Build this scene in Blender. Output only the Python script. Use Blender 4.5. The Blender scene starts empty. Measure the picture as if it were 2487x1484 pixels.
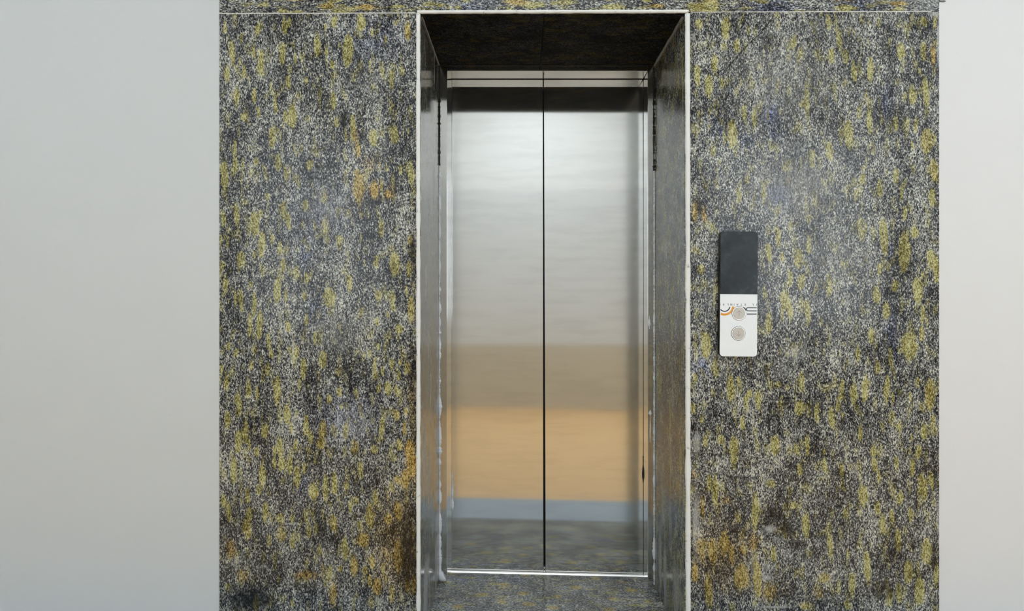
import bpy, bmesh, math, random
import numpy as np
from mathutils import Vector, Matrix

C = bpy.context.scene.collection
sc = bpy.context.scene
W_IMG, H_IMG, FPX = 2487, 1484, 1470.0
VX, VY = 1265.0, 715.0          # where the optical axis meets the picture
CAM_Z, CAM_Y = 1.165, -2.0

def X(px, y=0.0): return (px - VX) / FPX * (y - CAM_Y)
def Z(py, y=0.0): return CAM_Z + (VY - py) / FPX * (y - CAM_Y)
SL = -0.0233
def zf(x): return -0.0065 + SL * x     # the floor falls slightly to the right

# ------------------------------------------------------------------ helpers
def link(name, me, mat, parent=None):
    o = bpy.data.objects.new(name, me); C.objects.link(o)
    if mat: me.materials.append(mat)
    if parent: o.parent = parent
    return o

def tag(o, label=None, cat=None, group=None, kind=None):
    if label: o['label'] = label
    if cat: o['category'] = cat
    if group: o['group'] = group
    if kind: o['kind'] = kind
    return o

def empty(name, loc, label, cat, group=None, rot=(0, 0, 0)):
    o = bpy.data.objects.new(name, None); C.objects.link(o)
    o.location = loc; o.rotation_euler = rot; o.empty_display_size = .1
    return tag(o, label, cat, group)

def obj(name, bm, mat, parent=None, smooth=False, bevel=0, seg=2):
    bmesh.ops.recalc_face_normals(bm, faces=bm.faces)
    me = bpy.data.meshes.new(name); bm.to_mesh(me); bm.free()
    if smooth:
        me.polygons.foreach_set('use_smooth', [True] * len(me.polygons))
    o = link(name, me, mat, parent)
    if bevel:
        m = o.modifiers.new('bevel', 'BEVEL'); m.width = bevel; m.segments = seg
        m.limit_method = 'ANGLE'; m.angle_limit = math.radians(30)
    return o

def bx(bm, x0, x1, y0, y1, z0, z1, zfun=None):
    """box; zfun adds a height that depends on x"""
    vs = []
    for x in (x0, x1):
        for y in (y0, y1):
            for z in (z0, z1):
                vs.append(bm.verts.new((x, y, z + (zfun(x) if zfun else 0))))
    for f in ((0, 1, 3, 2), (4, 6, 7, 5), (0, 4, 5, 1), (2, 3, 7, 6), (0, 2, 6, 4), (1, 5, 7, 3)):
        bm.faces.new([vs[i] for i in f])
    return bm

def prism(bm, pts, y0, y1):
    """polygon in XZ extruded along Y"""
    a = [bm.verts.new((x, y0, z)) for x, z in pts]
    b = [bm.verts.new((x, y1, z)) for x, z in pts]
    n = len(pts)
    bm.faces.new(a); bm.faces.new(list(reversed(b)))
    for i in range(n):
        bm.faces.new([a[i], b[i], b[(i + 1) % n], a[(i + 1) % n]])
    return bm

def rrect(x0, x1, z0, z1, r, n=8, which=(1, 1, 1, 1)):
    """rounded rectangle outline; which = bl, br, tr, tl corners rounded"""
    P = []
    for k, (cx, cz, a0) in enumerate(((x0, z0, 180), (x1, z0, 270), (x1, z1, 0), (x0, z1, 90))):
        if not which[k]:
            P.append((cx, cz)); continue
        ox = cx + (r if cx == x0 else -r); oz = cz + (r if cz == z0 else -r)
        for i in range(n + 1):
            a = math.radians(a0 + 90 * i / n)
            P.append((ox + r * math.cos(a), oz + r * math.sin(a)))
    return P

def tube(bm, pts, rads, ua, ub, seg=10):
    """tube through pts; at each point radii (ra, rb) along the unit vectors ua, ub"""
    rings = []
    ua, ub = Vector(ua), Vector(ub)
    for p, (ra, rb) in zip(pts, rads):
        rings.append([bm.verts.new(Vector(p) + ua * ra * math.cos(2 * math.pi * k / seg) + ub * rb * math.sin(2 * math.pi * k / seg)) for k in range(seg)])
    for a, b in zip(rings, rings[1:]):
        for k in range(seg):
            bm.faces.new([a[k], a[(k + 1) % seg], b[(k + 1) % seg], b[k]])
    bm.faces.new(rings[0]); bm.faces.new(list(reversed(rings[-1])))
    return bm

# ------------------------------------------------------------------ node helpers
class NT:
    def __init__(s, name):
        s.m = bpy.data.materials.new(name); s.m.use_nodes = True
        s.t = s.m.node_tree; s.t.nodes.clear()
        s.out = s.t.nodes.new('ShaderNodeOutputMaterial')
    def n(s, typ, ins=None, **kw):
        nd = s.t.nodes.new(typ)
        for k, v in kw.items(): setattr(nd, k, v)
        for k, v in (ins or {}).items(): s.set(nd, k, v)
        return nd
    def set(s, nd, k, v):
        sock = nd.inputs[k]
        if isinstance(v, bpy.types.NodeSocket): s.t.links.new(v, sock)
        elif isinstance(v, bpy.types.Node): s.t.links.new(v.outputs[0], sock)
        else: sock.default_value = v
    def math(s, op, a, b=0.0, c=0.0, clamp=False):
        nd = s.n('ShaderNodeMath', {0: a, 1: b, 2: c}, operation=op); nd.use_clamp = clamp
        return nd.outputs[0]
    def vmul(s, v, xyz): return s.n('ShaderNodeVectorMath', {0: v, 1: xyz}, operation='MULTIPLY').outputs[0]
    def vadd(s, a, b): return s.n('ShaderNodeVectorMath', {0: a, 1: b}, operation='ADD').outputs[0]
    def noise(s, v, scale=1.0, detail=2.0, rough=.5, dist=0.0):
        return s.n('ShaderNodeTexNoise', {'Vector': v, 'Scale': scale, 'Detail': detail, 'Roughness': rough, 'Distortion': dist})
    def sstep(s, v, a, b):
        return s.n('ShaderNodeMapRange', {'Value': v, 'From Min': a, 'From Max': b}, interpolation_type='SMOOTHSTEP').outputs[0]
    def ramp(s, v, stops, interp='LINEAR'):
        nd = s.n('ShaderNodeValToRGB', {0: v}); cr = nd.color_ramp; cr.interpolation = interp
        while len(cr.elements) < len(stops): cr.elements.new(.5)
        for e, (p, c) in zip(cr.elements, stops):
            e.position = p; e.color = tuple(c) + (1,)
        return nd.outputs[0]
    def mix(s, f, a, b, mode='MIX'):
        nd = s.n('ShaderNodeMix', data_type='RGBA', blend_type=mode)
        for k, v in ((0, f), (6, a), (7, b)):
            if isinstance(v, tuple) and len(v) == 3: v = v + (1,)
            s.set(nd, k, v)
        return nd.outputs[2]
    def attr(s, name): return s.n('ShaderNodeAttribute', attribute_name=name).outputs['Fac']
    def finish(s, **kw):
        b = s.n('ShaderNodeBsdfPrincipled')
        for k, v in kw.items():
            k = k.replace('_', ' ')
            if isinstance(v, tuple) and len(v) == 3: v = v + (1,)
            s.set(b, k, v)
        s.t.links.new(b.outputs[0], s.out.inputs[0])
        return s.m

# ------------------------------------------------------------------ materials
def granite(name='speckled_granite', spec=.34, ior=1.52, rr=.07):
    g = NT(name)
    uv = g.n('ShaderNodeUVMap', uv_map='grain').outputs[0]
    blob, rust, dark, dust, blue = (g.attr(a) for a in ('blob', 'rust', 'dark', 'dust', 'blue'))
    wob = g.noise(g.vmul(uv, (45, 28, 1)), 1, 2).outputs['Color']
    wob = g.vmul(g.vadd(wob, (-.5, -.5, -.5)), (.010, .012, 0))
    p = g.vadd(uv, wob)
    n1 = g.noise(g.vmul(p, (275, 112, 1)), 1, 4, .78).outputs[0]
    vor = g.n('ShaderNodeTexVoronoi', {'Vector': g.vmul(p, (420, 215, 1)), 'Scale': 1.0, 'Randomness': 1.0})
    cell = g.n('ShaderNodeSeparateColor', {0: vor.outputs['Color']}).outputs[0]
    big = g.noise(g.vmul(uv, (11, 6, 1)), 1, 2).outputs[0]
    val = g.math('MULTIPLY_ADD', n1, 1.5, -.25)
    val = g.math('ADD', g.math('MULTIPLY', val, .80), g.math('MULTIPLY', cell, .20))
    med = g.noise(g.vmul(p, (70, 30, 1)), 1, 1).outputs[0]
    val = g.math('ADD', val, g.math('MULTIPLY_ADD', big, .30, -.130))
    val = g.math('ADD', val, g.math('MULTIPLY_ADD', med, .26, -.125))
    base = g.ramp(val, [(.37, (.002, .0025, .004)), (.46, (.020, .022, .030)), (.53, (.100, .105, .112)), (.61, (.28, .29, .275)), (.72, (.70, .71, .63))])
    # olive inclusions
    n3 = g.noise(g.vmul(p, (95, 42, 1)), 1, 3, .65).outputs[0]
    mb = g.sstep(g.math('ADD', blob, g.math('MULTIPLY_ADD', n3, 1.5, -.75)), .34, .78)
    n4 = g.noise(g.vmul(p, (46, 15, 1)), 1, 3, .6).outputs[0]
    mb2 = g.math('MULTIPLY', g.sstep(n4, .53, .65), .60)
    mask = g.math('MAXIMUM', mb, mb2)
    val2 = g.math('MULTIPLY_ADD', val, .85, .10)
    olive = g.ramp(val2, [(.40, (.050, .042, .010)), (.48, (.165, .148, .040)), (.55, (.31, .29, .100)), (.66, (.60, .58, .32))])
    amber = g.ramp(val2, [(.39, (.020, .010, .002)), (.47, (.13, .075, .010)), (.55, (.36, .23, .045)), (.68, (.66, .52, .24))])
    rm = g.sstep(g.math('ADD', rust, g.math('MULTIPLY_ADD', n3, .5, -.25)), .08, .75)
    incl = g.mix(rm, olive, amber)
    basr = g.mix(g.math('MULTIPLY', rm, .85), base, g.mix(1.0, base, (1.0, .70, .32), 'MULTIPLY'))
    basb = g.mix(g.math('MULTIPLY', blue, .8, clamp=True), basr, g.mix(1.0, basr, (.62, .72, 1.25), 'MULTIPLY'))
    col = g.mix(mask, basb, incl)
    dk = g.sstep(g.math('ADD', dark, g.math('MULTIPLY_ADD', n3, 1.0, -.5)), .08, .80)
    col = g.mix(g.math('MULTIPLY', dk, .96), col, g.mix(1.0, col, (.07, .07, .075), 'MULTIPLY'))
    # dusty film and grout smears, plus reflected haze painted in as grey
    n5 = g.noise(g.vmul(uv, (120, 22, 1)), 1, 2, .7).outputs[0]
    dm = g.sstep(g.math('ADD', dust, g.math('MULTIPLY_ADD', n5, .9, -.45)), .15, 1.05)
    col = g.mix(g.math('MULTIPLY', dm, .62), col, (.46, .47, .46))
    rough = g.math('ADD', g.math('MULTIPLY_ADD', big, .16, rr), g.math('MULTIPLY', dm, .35))
    bump = g.n('ShaderNodeBump', {'Strength': .10, 'Distance': .0004, 'Height': n1})
    return g.finish(Base_Color=col, Roughness=rough, IOR=ior, Specular_IOR_Level=spec, Normal=bump.outputs[0])

def steel(name='brushed_stainless_steel', base=(.815, .83, .83), r0=.085):
    g = NT(name)
    oc = g.n('ShaderNodeTexCoord').outputs['Object']
    sm = g.noise(g.vmul(oc, (3.0, 3.0, 2.2)), 1, 3, .55).outputs[0]
    br = g.noise(g.vmul(oc, (2.2, 2.2, 260)), 1, 2, .6).outputs[0]
    wav = g.noise(g.vmul(oc, (1.1, 1.1, 3.2)), 1, 1).outputs[0]
    st = g.noise(g.vmul(oc, (5, 5, 34)), 1, 3, .6).outputs[0]
    col = g.mix(g.sstep(st, .40, .72), base, tuple(c * .93 for c in base))
    rough = g.math('ADD', g.math('MULTIPLY_ADD', sm, .05, r0 - .02), g.math('MULTIPLY', st, .02))
    b1 = g.n('ShaderNodeBump', {'Strength': .3, 'Distance': .0016, 'Height': wav})
    b2 = g.n('ShaderNodeBump', {'Strength': .08, 'Distance': .00010, 'Height': br, 'Normal': b1.outputs[0]})
    tg = g.n('ShaderNodeCombineXYZ', {0: 1.0, 1: .08, 2: 0.0}).outputs[0]
    return g.finish(Base_Color=col, Metallic=1.0, Roughness=rough, Normal=b2.outputs[0], Anisotropic=.95, Tangent=tg)

def plain(name, col, rough=.6, metal=0.0, var=.06, scale=8, bump=.0, bscale=200, spec=.5, stops=None):
    g = NT(name)
    oc = g.n('ShaderNodeTexCoord').outputs['Object']
    n = g.noise(oc, scale, 4, .6).outputs[0]
    c = g.mix(n, tuple(min(1, v * (1 - var)) for v in col), tuple(min(1, v * (1 + var)) for v in col))
    kw = dict(Base_Color=c, Roughness=rough, Metallic=metal, Specular_IOR_Level=spec)
    if bump:
        h = g.noise(oc, bscale, 4, .6).outputs[0]
        kw['Normal'] = g.n('ShaderNodeBump', {'Strength': bump, 'Distance': .002, 'Height': h}).outputs[0]
    return g.finish(**kw)

def plaster(name, col):
    g = NT(name)
    oc = g.n('ShaderNodeTexCoord').outputs['Object']
    n = g.noise(oc, 1.3, 3, .5).outputs[0]
    c = g.mix(n, tuple(v * .975 for v in col), tuple(v * 1.02 for v in col))
    # a few pin marks and hairline scratches
    vo = g.n('ShaderNodeTexVoronoi', {'Vector': oc, 'Scale': 5.5}).outputs['Distance']
    spot = g.sstep(vo, .022, .010)
    c = g.mix(g.math('MULTIPLY', spot, .35), c, (.25, .25, .25))
    h = g.noise(oc, 60, 5, .6).outputs[0]
    return g.finish(Base_Color=c, Roughness=.55, Specular_IOR_Level=.3,
                    Normal=g.n('ShaderNodeBump', {'Strength': .06, 'Distance': .002, 'Height': h}).outputs[0])

def emit(name, col, s):
    g = NT(name)
    e = g.n('ShaderNodeEmission', {'Color': tuple(col) + (1,), 'Strength': s})
    g.t.links.new(e.outputs[0], g.out.inputs[0]); return g.m

def edge_grit(name, c0, c1, dirt):
    g = NT(name)
    oc = g.n('ShaderNodeTexCoord').outputs['Object']
    n = g.noise(oc, 260, 4, .7).outputs[0]; m = g.noise(oc, 45, 3, .7).outputs[0]
    c = g.mix(n, c0, c1); c = g.mix(g.sstep(m, .60, .75), c, dirt)
    return g.finish(Base_Color=c, Roughness=.75, Normal=g.n('ShaderNodeBump', {'Strength': .5, 'Distance': .001, 'Height': n}).outputs[0])

M = dict(
    granite=granite(), honed=granite('honed_dark_granite', .02, 1.45, .45), polished=granite('polished_granite', .5, 1.56, .03), satin=granite('satin_granite', .34, 1.5, .16), steel=steel(), steel_frame=steel('stainless_steel_frame', (.79, .79, .78), .10),  # second granite is the soffit copy, kept dull to hold its painted shade
    wall_l=plaster('pale_grey_plaster', (.63, .66, .67)), wall_r=plaster('off_white_plaster', (.76, .77, .78)),  # one white plaster; the light difference between sides is put into these colours
    sill=plain('scuffed_aluminium', (.95, .95, .94), .32, .75, .03, 40),
    gasket=plain('black_rubber', (.012, .012, .012), .6),
    shaft=plain('dark_shaft_concrete', (.02, .02, .02), .9),
    core=plain('mortar_backing', (.3, .3, .29), .9),
    raw=edge_grit('chalky_stone_edge', (.70, .71, .69), (.93, .94, .92), (.36, .36, .33)),
    grout=edge_grit('white_grout', (.60, .60, .58), (.84, .84, .82), (.5, .5, .47)),
    greyseal=edge_grit('grey_sealant', (.20, .20, .19), (.34, .34, .32), (.12, .12, .11)),
    silicone=edge_grit('white_silicone', (.74, .78, .84), (.88, .90, .93), (.62, .66, .72)),
    darkseal=plain('dark_sealant', (.012, .012, .012), .5, bump=.4, bscale=300),
    black=None, case=plain('black_plastic_case', (.008, .008, .009), .35),
    plate=plain('white_protective_film', (.86, .90, .93), .38, 0, .03, 60),
    button=plain('satin_metal_button', (.55, .52, .48), .42, .35, .10, 140),
    ring=plain('polished_ring', (.85, .84, .82), .3, .7),
    groove=plain('button_groove', (.03, .028, .025), .6),
    arrow=plain('engraved_arrow', (.27, .24, .21), .6),
    ink=plain('dark_grey_print', (.10, .115, .12), .5), navy=plain('navy_print', (.05, .055, .075), .5),
    orange=plain('orange_print', (.80, .33, .03), .5), 
    tile=plain('orange_floor_tile', (.78, .50, .24), .35, 0, .06, 3), strip=plain('blue_grey_floor_band', (.36, .42, .47), .45, 0, .14, 6),
    dado=plain('tan_skirting_panel', (.66, .60, .48), .5, 0, .06, 4), rear=plain('light_grey_rear_paint', (.78, .79, .78), .7, 0, .05, 1.4),
    white=plain('white_paint', (.88, .88, .86), .7, 0, .02, 2),
    frame=plain('window_frame_paint', (.8, .8, .78), .5),
)
def glass_black():
    g = NT('black_acrylic_display')
    oc = g.n('ShaderNodeTexCoord').outputs['Object']
    n = g.noise(g.vmul(oc, (1, 1, 1)), 16, 3, .6).outputs[0]
    sp = g.noise(oc, 120, 3, .6).outputs[0]
    c = g.mix(g.sstep(n, .35, .75), (.012, .016, .019), (.040, .050, .056))
    c = g.mix(g.math('MULTIPLY', g.sstep(sp, .70, .80), .5), c, (.25, .28, .30))
    return g.finish(Base_Color=c, Roughness=g.math('MULTIPLY_ADD', n, .25, .12), Specular_IOR_Level=.2)
M['black'] = glass_black()

# ------------------------------------------------------------------ stone slabs
rnd = random.Random(7)

def ell_field(U, V, items):
    out = np.zeros_like(U)
    for (u, v, a, b, s, *tilt) in items:
        t = tilt[0] if tilt else 0.0
        du, dv = U - u, V - v
        if t: du, dv = du * math.cos(t) + dv * math.sin(t), -du * math.sin(t) + dv * math.cos(t)
        r = np.sqrt((du / a) ** 2 + (dv / b) ** 2)
        out = np.maximum(out, s * np.clip((1.45 - r) / .9, 0, 1))
    return out

def soft_field(U, V, items):
    out = np.zeros_like(U)
    for (u, v, a, b, s) in items:
        out = np.maximum(out, s * np.exp(-((U - u) / a) ** 2 - ((V - v) / b) ** 2))
    return out

def slab(name, c00, c10, c11, c01, thick, res, fields, uvfun, seed, label, kind='structure', cat='stone slab', mat='granite'):
    """slab with a fine grid on its face. corners go round the face; thick = vector from the face to the back"""
    c = [np.array(k, float) for k in (c00, c10, c11, c01)]
    L1 = max(np.linalg.norm(c[1] - c[0]), np.linalg.norm(c[2] - c[3])); L2 = np.linalg.norm(c[3] - c[0])
    nu, nv = max(2, int(L1 / res)), max(2, int(L2 / res))
    s, t = np.meshgrid(np.linspace(0, 1, nu + 1), np.linspace(0, 1, nv + 1))
    s, t = s.ravel()[:, None], t.ravel()[:, None]
    P = (1 - s) * (1 - t) * c[0] + s * (1 - t) * c[1] + s * t * c[2] + (1 - s) * t * c[3]
    n = (nu + 1) * (nv + 1)
    idx = np.arange(n).reshape(nv + 1, nu + 1)
    F = np.stack([idx[:-1, :-1], idx[:-1, 1:], idx[1:, 1:], idx[1:, :-1]], -1).reshape(-1, 4).tolist()
    rim = list(idx[0, :]) + list(idx[1:, -1]) + list(idx[-1, -2::-1]) + list(idx[-2:0:-1, 0])
    rim = [int(k) for k in rim]
    back = P[rim] + np.array(thick, float)
    m = len(rim)
    for k in range(m):
        F.append([rim[(k + 1) % m], rim[k], n + k, n + (k + 1) % m])
    F.append([n + k for k in range(m - 1, -1, -1)])
    V_ = np.vstack([P, back])
    me = bpy.data.meshes.new(name)
    me.from_pydata(V_.tolist(), [], F)
    U, VV = uvfun(V_)
    f = fields(U, VV)
    for k in ('blob', 'rust', 'dark', 'dust', 'blue'):
        a = me.attributes.new(k, 'FLOAT', 'POINT')
        a.data.foreach_set('value', np.ascontiguousarray(f.get(k, np.zeros(len(V_))), dtype=np.float32))
    uvl = me.uv_layers.new(name='grain')
    li = np.empty(len(me.loops), dtype=np.int32); me.loops.foreach_get('vertex_index', li)
    uvs = np.stack([U[li] + seed * 3.17, VV[li] + seed * 5.31], -1).astype(np.float32)
    uvl.data.foreach_set('uv', uvs.ravel())
    bm = bmesh.new(); bm.from_mesh(me); bmesh.ops.recalc_face_normals(bm, faces=bm.faces); bm.to_mesh(me); bm.free()
    o = link(name, me, M[mat])
    return tag(o, label, cat, None, kind)

# inclusions read off the photograph: tile x, tile y, half width, half height, strength, rust
T = {
 'A': (530, 20, [(65,180,22,80,.9),(385,205,30,60,1),(135,430,32,120,1),(225,290,20,70,.7),(345,420,28,80,.9),(415,530,38,140,1.1),(625,450,35,120,1),(645,180,35,85,.9),(695,140,25,60,.8),(965,360,38,120,1),(1265,410,55,150,1.2),(1130,130,40,80,.8),(1390,140,55,110,.9),(1050,200,25,60,.7),(85,640,32,90,1),(210,530,18,70,.8),(250,620,25,80,.9),(680,720,32,90,.95),(180,860,30,110,.9),(350,850,28,80,1),(555,940,25,90,.9),(515,750,18,60,.7),(395,1020,22,70,.85),(250,1060,38,50,1),(720,1050,50,110,1.2),(650,1060,25,80,.9),(525,1260,38,110,1),(1120,900,35,100,.9),(985,870,30,80,.6),(855,700,22,45,.9),(970,700,25,50,.6),(1115,550,32,50,.8),(820,480,35,70,.7),(750,480,22,80,.8),(730,350,25,50,.7),(1050,430,30,50,.7),(1485,570,25,80,.7),(1600,620,22,90,.8),(1690,690,30,120,.9),(1790,610,32,60,.8),(1845,220,35,90,1,.4),(1490,230,25,60,.7),(1630,310,25,60,.7),(1730,140,30,40,.6),(1680,970,40,100,.6),(1715,1230,50,100,.9),(1510,1260,50,90,1),(1150,1110,35,60,.7),(1315,1170,30,130,1.3),(1240,1230,25,80,.8,.3),(1360,1370,28,90,.9,.5),(160,1370,25,100,.9),(1850,1200,20,50,.6)]),
 'B': (530, 380, [(60,180,42,170,1),(165,100,30,110,1),(240,60,20,60,.8),(370,50,30,50,.9),(580,60,40,90,1),(655,160,22,100,.9),(890,80,45,70,.8),(780,250,25,90,.6),(290,270,30,60,.5),(50,600,30,90,.9),(180,570,32,120,1.1),(355,650,52,120,1.2,.15),(415,560,25,60,.8),(275,450,28,50,.6),(480,390,28,50,.8),(630,520,32,100,.95),(680,630,32,90,1),(425,860,38,130,1.2),(855,480,28,80,.9),(1025,410,40,60,.8),(1040,670,35,110,.8),(940,680,25,70,.6),(820,680,25,80,.6),(830,820,25,50,.7),(90,830,20,80,.8),(25,820,15,90,.8),(520,790,22,80,.8),(600,900,28,80,1),(630,1060,35,80,1),(220,1010,45,85,1.1),(350,960,22,60,.7),(45,1060,30,60,.8),(70,1250,35,120,.8),(760,1130,38,80,.8),(860,1190,28,70,.95),(575,1300,42,140,1),(655,1350,25,90,.85),(165,1390,20,90,.9),(220,1390,28,100,1),(355,1400,28,90,.9),(320,1250,25,50,.7),(840,1360,25,60,.8),(1080,1370,70,110,.9,.15),(1280,1230,32,100,.9,.2),(1180,820,50,80,.7),(1070,820,25,60,.6),(1390,790,18,70,.6),(1590,700,28,110,.9),(1540,1020,38,80,.8),(1720,1050,55,120,1.1,.15),(1860,1090,30,90,.95),(1870,820,28,60,.9,.4),(1560,1350,38,60,.9,.2),(1700,1390,28,100,.95),(1835,1310,20,80,.8),(1875,1430,32,80,1,.3),(1370,300,60,160,1,.5),(1520,330,45,90,1,.7),(1590,280,25,80,.9,.3),(1655,370,35,45,1,.8),(1700,235,28,45,.9),(1640,110,25,50,.7,.2),(1775,130,25,60,.9),(1880,180,40,150,.8),(1350,150,40,30,.8),(1910,330,20,60,.7)]),
 'C': (530, 740, [(230,30,22,50,.9),(305,200,28,130,1),(345,50,22,80,.9),(400,200,32,150,1.2),(490,350,25,90,.95),(515,480,30,50,.9),(100,400,30,50,.8),(175,470,28,50,.9),(350,450,30,40,.7),(320,590,25,70,.8),(480,630,28,70,.9),(35,620,18,70,.9),(80,760,30,80,1,.15),(295,830,30,100,1),(375,860,20,90,.8),(575,830,38,140,1.1),(200,960,35,120,1),(90,1120,35,90,1),(195,1330,38,120,1),(265,1240,35,110,.9),(300,1370,25,80,.8),(455,1230,38,80,1),(375,1430,30,50,.9),(600,1390,38,110,1),(550,1430,25,60,.9),(670,1060,42,100,1),(715,1200,25,70,.8),(755,1370,25,80,.95),(855,1180,30,120,1),(900,1290,30,80,.9),(1015,1230,45,110,.9,.3),(1000,1350,55,60,.9,.3),(830,620,35,110,1),(765,470,28,70,.9),(695,440,28,50,.7),(680,210,35,60,.9),(855,150,28,70,.8),(945,330,28,80,.8),(1020,530,45,100,1),(790,780,25,80,.7),(1080,920,35,60,.8),(1180,850,32,50,1),(1340,850,25,50,.8),(1200,1000,22,40,.7),(1155,650,28,50,.7),(1245,1230,35,100,.8),(1330,1390,50,90,.7,.3),(1340,1140,30,30,.5),(1460,1240,20,60,.7),(1595,1190,32,130,.9),(1520,620,22,120,.95),(1475,470,28,60,.7),(1410,510,35,60,.6),(1390,80,35,60,.6,.2),(1550,170,28,50,.8),(1560,400,22,50,.7),(1705,30,28,50,1),(1880,80,35,100,1.2,.35),(1760,240,50,50,.9),(1650,100,25,50,.7),(1690,580,30,60,.8),(1770,560,22,40,.9),(1840,620,40,60,.9),(1760,690,28,60,.8),(1600,650,20,60,.8),(1655,820,45,70,1),(1560,810,25,50,.8),(1740,840,32,60,.9),(1830,1040,28,50,.9,.2),(1740,1080,38,60,.9,.3),(1815,1210,22,80,1,.4),(1765,1360,38,60,1,.2),(1865,1420,45,100,1.2,.8),(1520,1410,55,60,.7)]),
 'D': (530, 1110, [(150,130,35,150,1),(430,190,38,130,1),(395,320,28,60,.9),(285,380,28,100,.9),(220,150,22,70,.7),(50,430,30,70,1),(100,540,32,110,1),(460,540,35,110,1),(300,560,38,90,.8,.2),(280,700,60,120,.8,.3),(230,430,22,40,.7),(550,60,25,60,.9),(620,70,45,80,1),(700,90,30,100,.9),(770,190,35,120,1.1),(835,110,28,60,.9),(935,40,15,60,.7),(930,340,55,110,.9,.15),(1045,310,35,150,.9),(1130,260,38,110,1),(1250,280,30,50,.9),(1385,130,45,110,.7),(1285,490,25,80,.8),(1345,420,30,60,.7),(1095,450,25,40,.7),(1125,640,40,90,1,.3),(1480,580,50,140,1,.3),(1525,400,32,90,.9),(1380,670,32,60,.9),(1410,810,65,80,.9,.5),(1235,890,35,130,1,.15),(1325,1060,40,100,1.1,.45),(1430,1100,35,50,.9,.3),(1090,1130,28,90,.95,.1),(1185,1090,32,40,.8,.3),(1755,530,42,100,1.2,.6),(1655,600,45,60,1,.5),(1755,970,48,160,1.2,.55),(1500,1020,35,80,1,.4),(1610,1090,28,70,.9,.3),(1550,1260,45,90,1,.6),(1475,1200,28,70,.9,.4),(1890,80,50,110,1.2,.9),(1820,220,45,100,1,.6),(1750,230,50,60,.7,.4),(1690,1330,35,110,.8,.4),(1840,1250,30,80,1,.7),(1905,1250,25,100,1,.7),(1900,720,28,90,.8,.5),(1870,1090,20,50,.8),(1690,290,28,60,.9,.2),(725,820,30,90,1),(720,600,28,50,.8),(620,750,60,100,.7,.3),(600,600,60,60,.7,.2),(495,820,28,90,.7),(855,590,22,90,.8),(880,720,28,80,.8,.15),(955,700,22,70,.9),(985,910,28,80,.8),(120,890,35,80,.6,.9),(240,1150,60,60,.6,.5),(90,1270,60,60,.6),(370,1420,35,90,.9),(590,1190,22,60,.6),(720,1430,28,60,.7),(1120,1340,45,140,.7,.5),(860,1150,120,40,.6,.6),(1020,1100,30,60,.6,.4),(1490,1430,60,70,.6),(510,1430,20,50,.7,.3)]),
 'E': (1670, 20, [(110,150,45,70,.7),(370,190,50,140,.9),(590,210,25,60,.7),(480,370,45,80,.8),(360,390,40,80,.6),(265,540,45,100,.8),(95,660,35,110,1),(205,750,45,120,1),(335,740,28,90,.7),(510,720,35,60,.6),(620,750,50,100,.6),(275,950,45,110,.6),(120,1030,40,80,.6),(545,1020,35,100,.8),(650,1070,35,110,.8),(435,1230,55,150,1),(360,1250,22,100,.8),(250,1380,40,90,.7),(1030,330,40,100,.7),(1090,450,60,90,.6),(870,70,45,40,.7),(1375,140,35,100,.8),(1480,310,38,120,.8),(1270,450,50,90,.6),(1400,460,40,100,.8),(1540,470,50,100,.6),(1620,620,35,110,.9),(1780,600,35,130,1),(1620,240,40,60,.5),(1160,890,38,180,.8),(1110,940,25,70,.7),(1740,840,25,60,.6),(1310,800,40,100,.4),(1770,1080,38,160,.8),(1670,1010,35,80,.6),(1570,1240,55,150,1),(1490,1220,22,100,.7),(1380,1390,50,110,.8),(1210,1430,45,60,.7),(1300,1200,25,60,.5),(2080,420,50,100,.95),(2300,130,38,60,.9),(2410,130,20,90,1),(2390,450,25,120,.9,.6),(2300,420,45,110,.8),(2180,90,30,50,.6),(2190,840,45,110,1),(2320,820,38,150,1.1),(2110,880,25,80,.7),(2260,620,25,70,.7),(2030,1120,32,100,.9),(2140,1110,22,70,.7),(2220,1140,28,90,.8),(2330,1290,65,120,1.2,.3),(2190,1330,25,70,.7),(2400,1280,20,90,.8),(1940,1320,28,50,.5)]),
 'F': (1670, 380, [(270,220,40,90,.5),(500,380,38,110,.7),(580,220,45,70,.6),(740,330,38,140,.7),(970,100,60,70,.7),(1220,60,40,70,.7),(1400,200,60,110,.5),(1240,420,50,120,.6),(1700,220,45,80,.8),(1870,310,40,110,.8),(1630,370,50,90,.6),(2030,180,38,80,.9),(2400,140,50,120,1,.3),(2380,400,38,90,1),(2080,360,22,90,.8),(2115,550,28,80,.9),(1910,770,50,200,1),(1690,700,70,130,.7),(2110,930,65,200,1.1,.2),(2210,740,50,70,.9),(2370,1000,45,110,1),(2420,1100,35,150,1,.2),(2240,1300,55,130,1.1),(2020,1260,38,70,.9),(1870,1090,30,70,.9),(1840,1350,50,110,.8),(880,780,35,120,.8,.2),(1000,700,30,100,.6),(790,940,40,110,.9,.1),(1180,860,38,110,.8),(920,980,25,70,.8),(1080,990,48,110,1),(1000,1180,32,90,.9),(1105,1220,45,80,.95),(1380,1260,38,130,.8),(1510,1050,35,80,.6),(1620,1170,50,90,.5),(750,1330,28,80,.8),(950,1400,60,110,.9),(130,1100,38,60,.9,.1),(70,540,28,110,.9,.5),(160,560,25,80,.6,.7),(260,1340,20,140,.9),(240,690,40,50,.6),(1150,1440,40,60,.7),(2350,650,20,60,.7),(90,920,40,50,.6,.2),(2290,1160,28,50,.7),(850,620,50,60,.4),(500,700,50,20,.6),(1180,600,60,60,.6)]),
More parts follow.
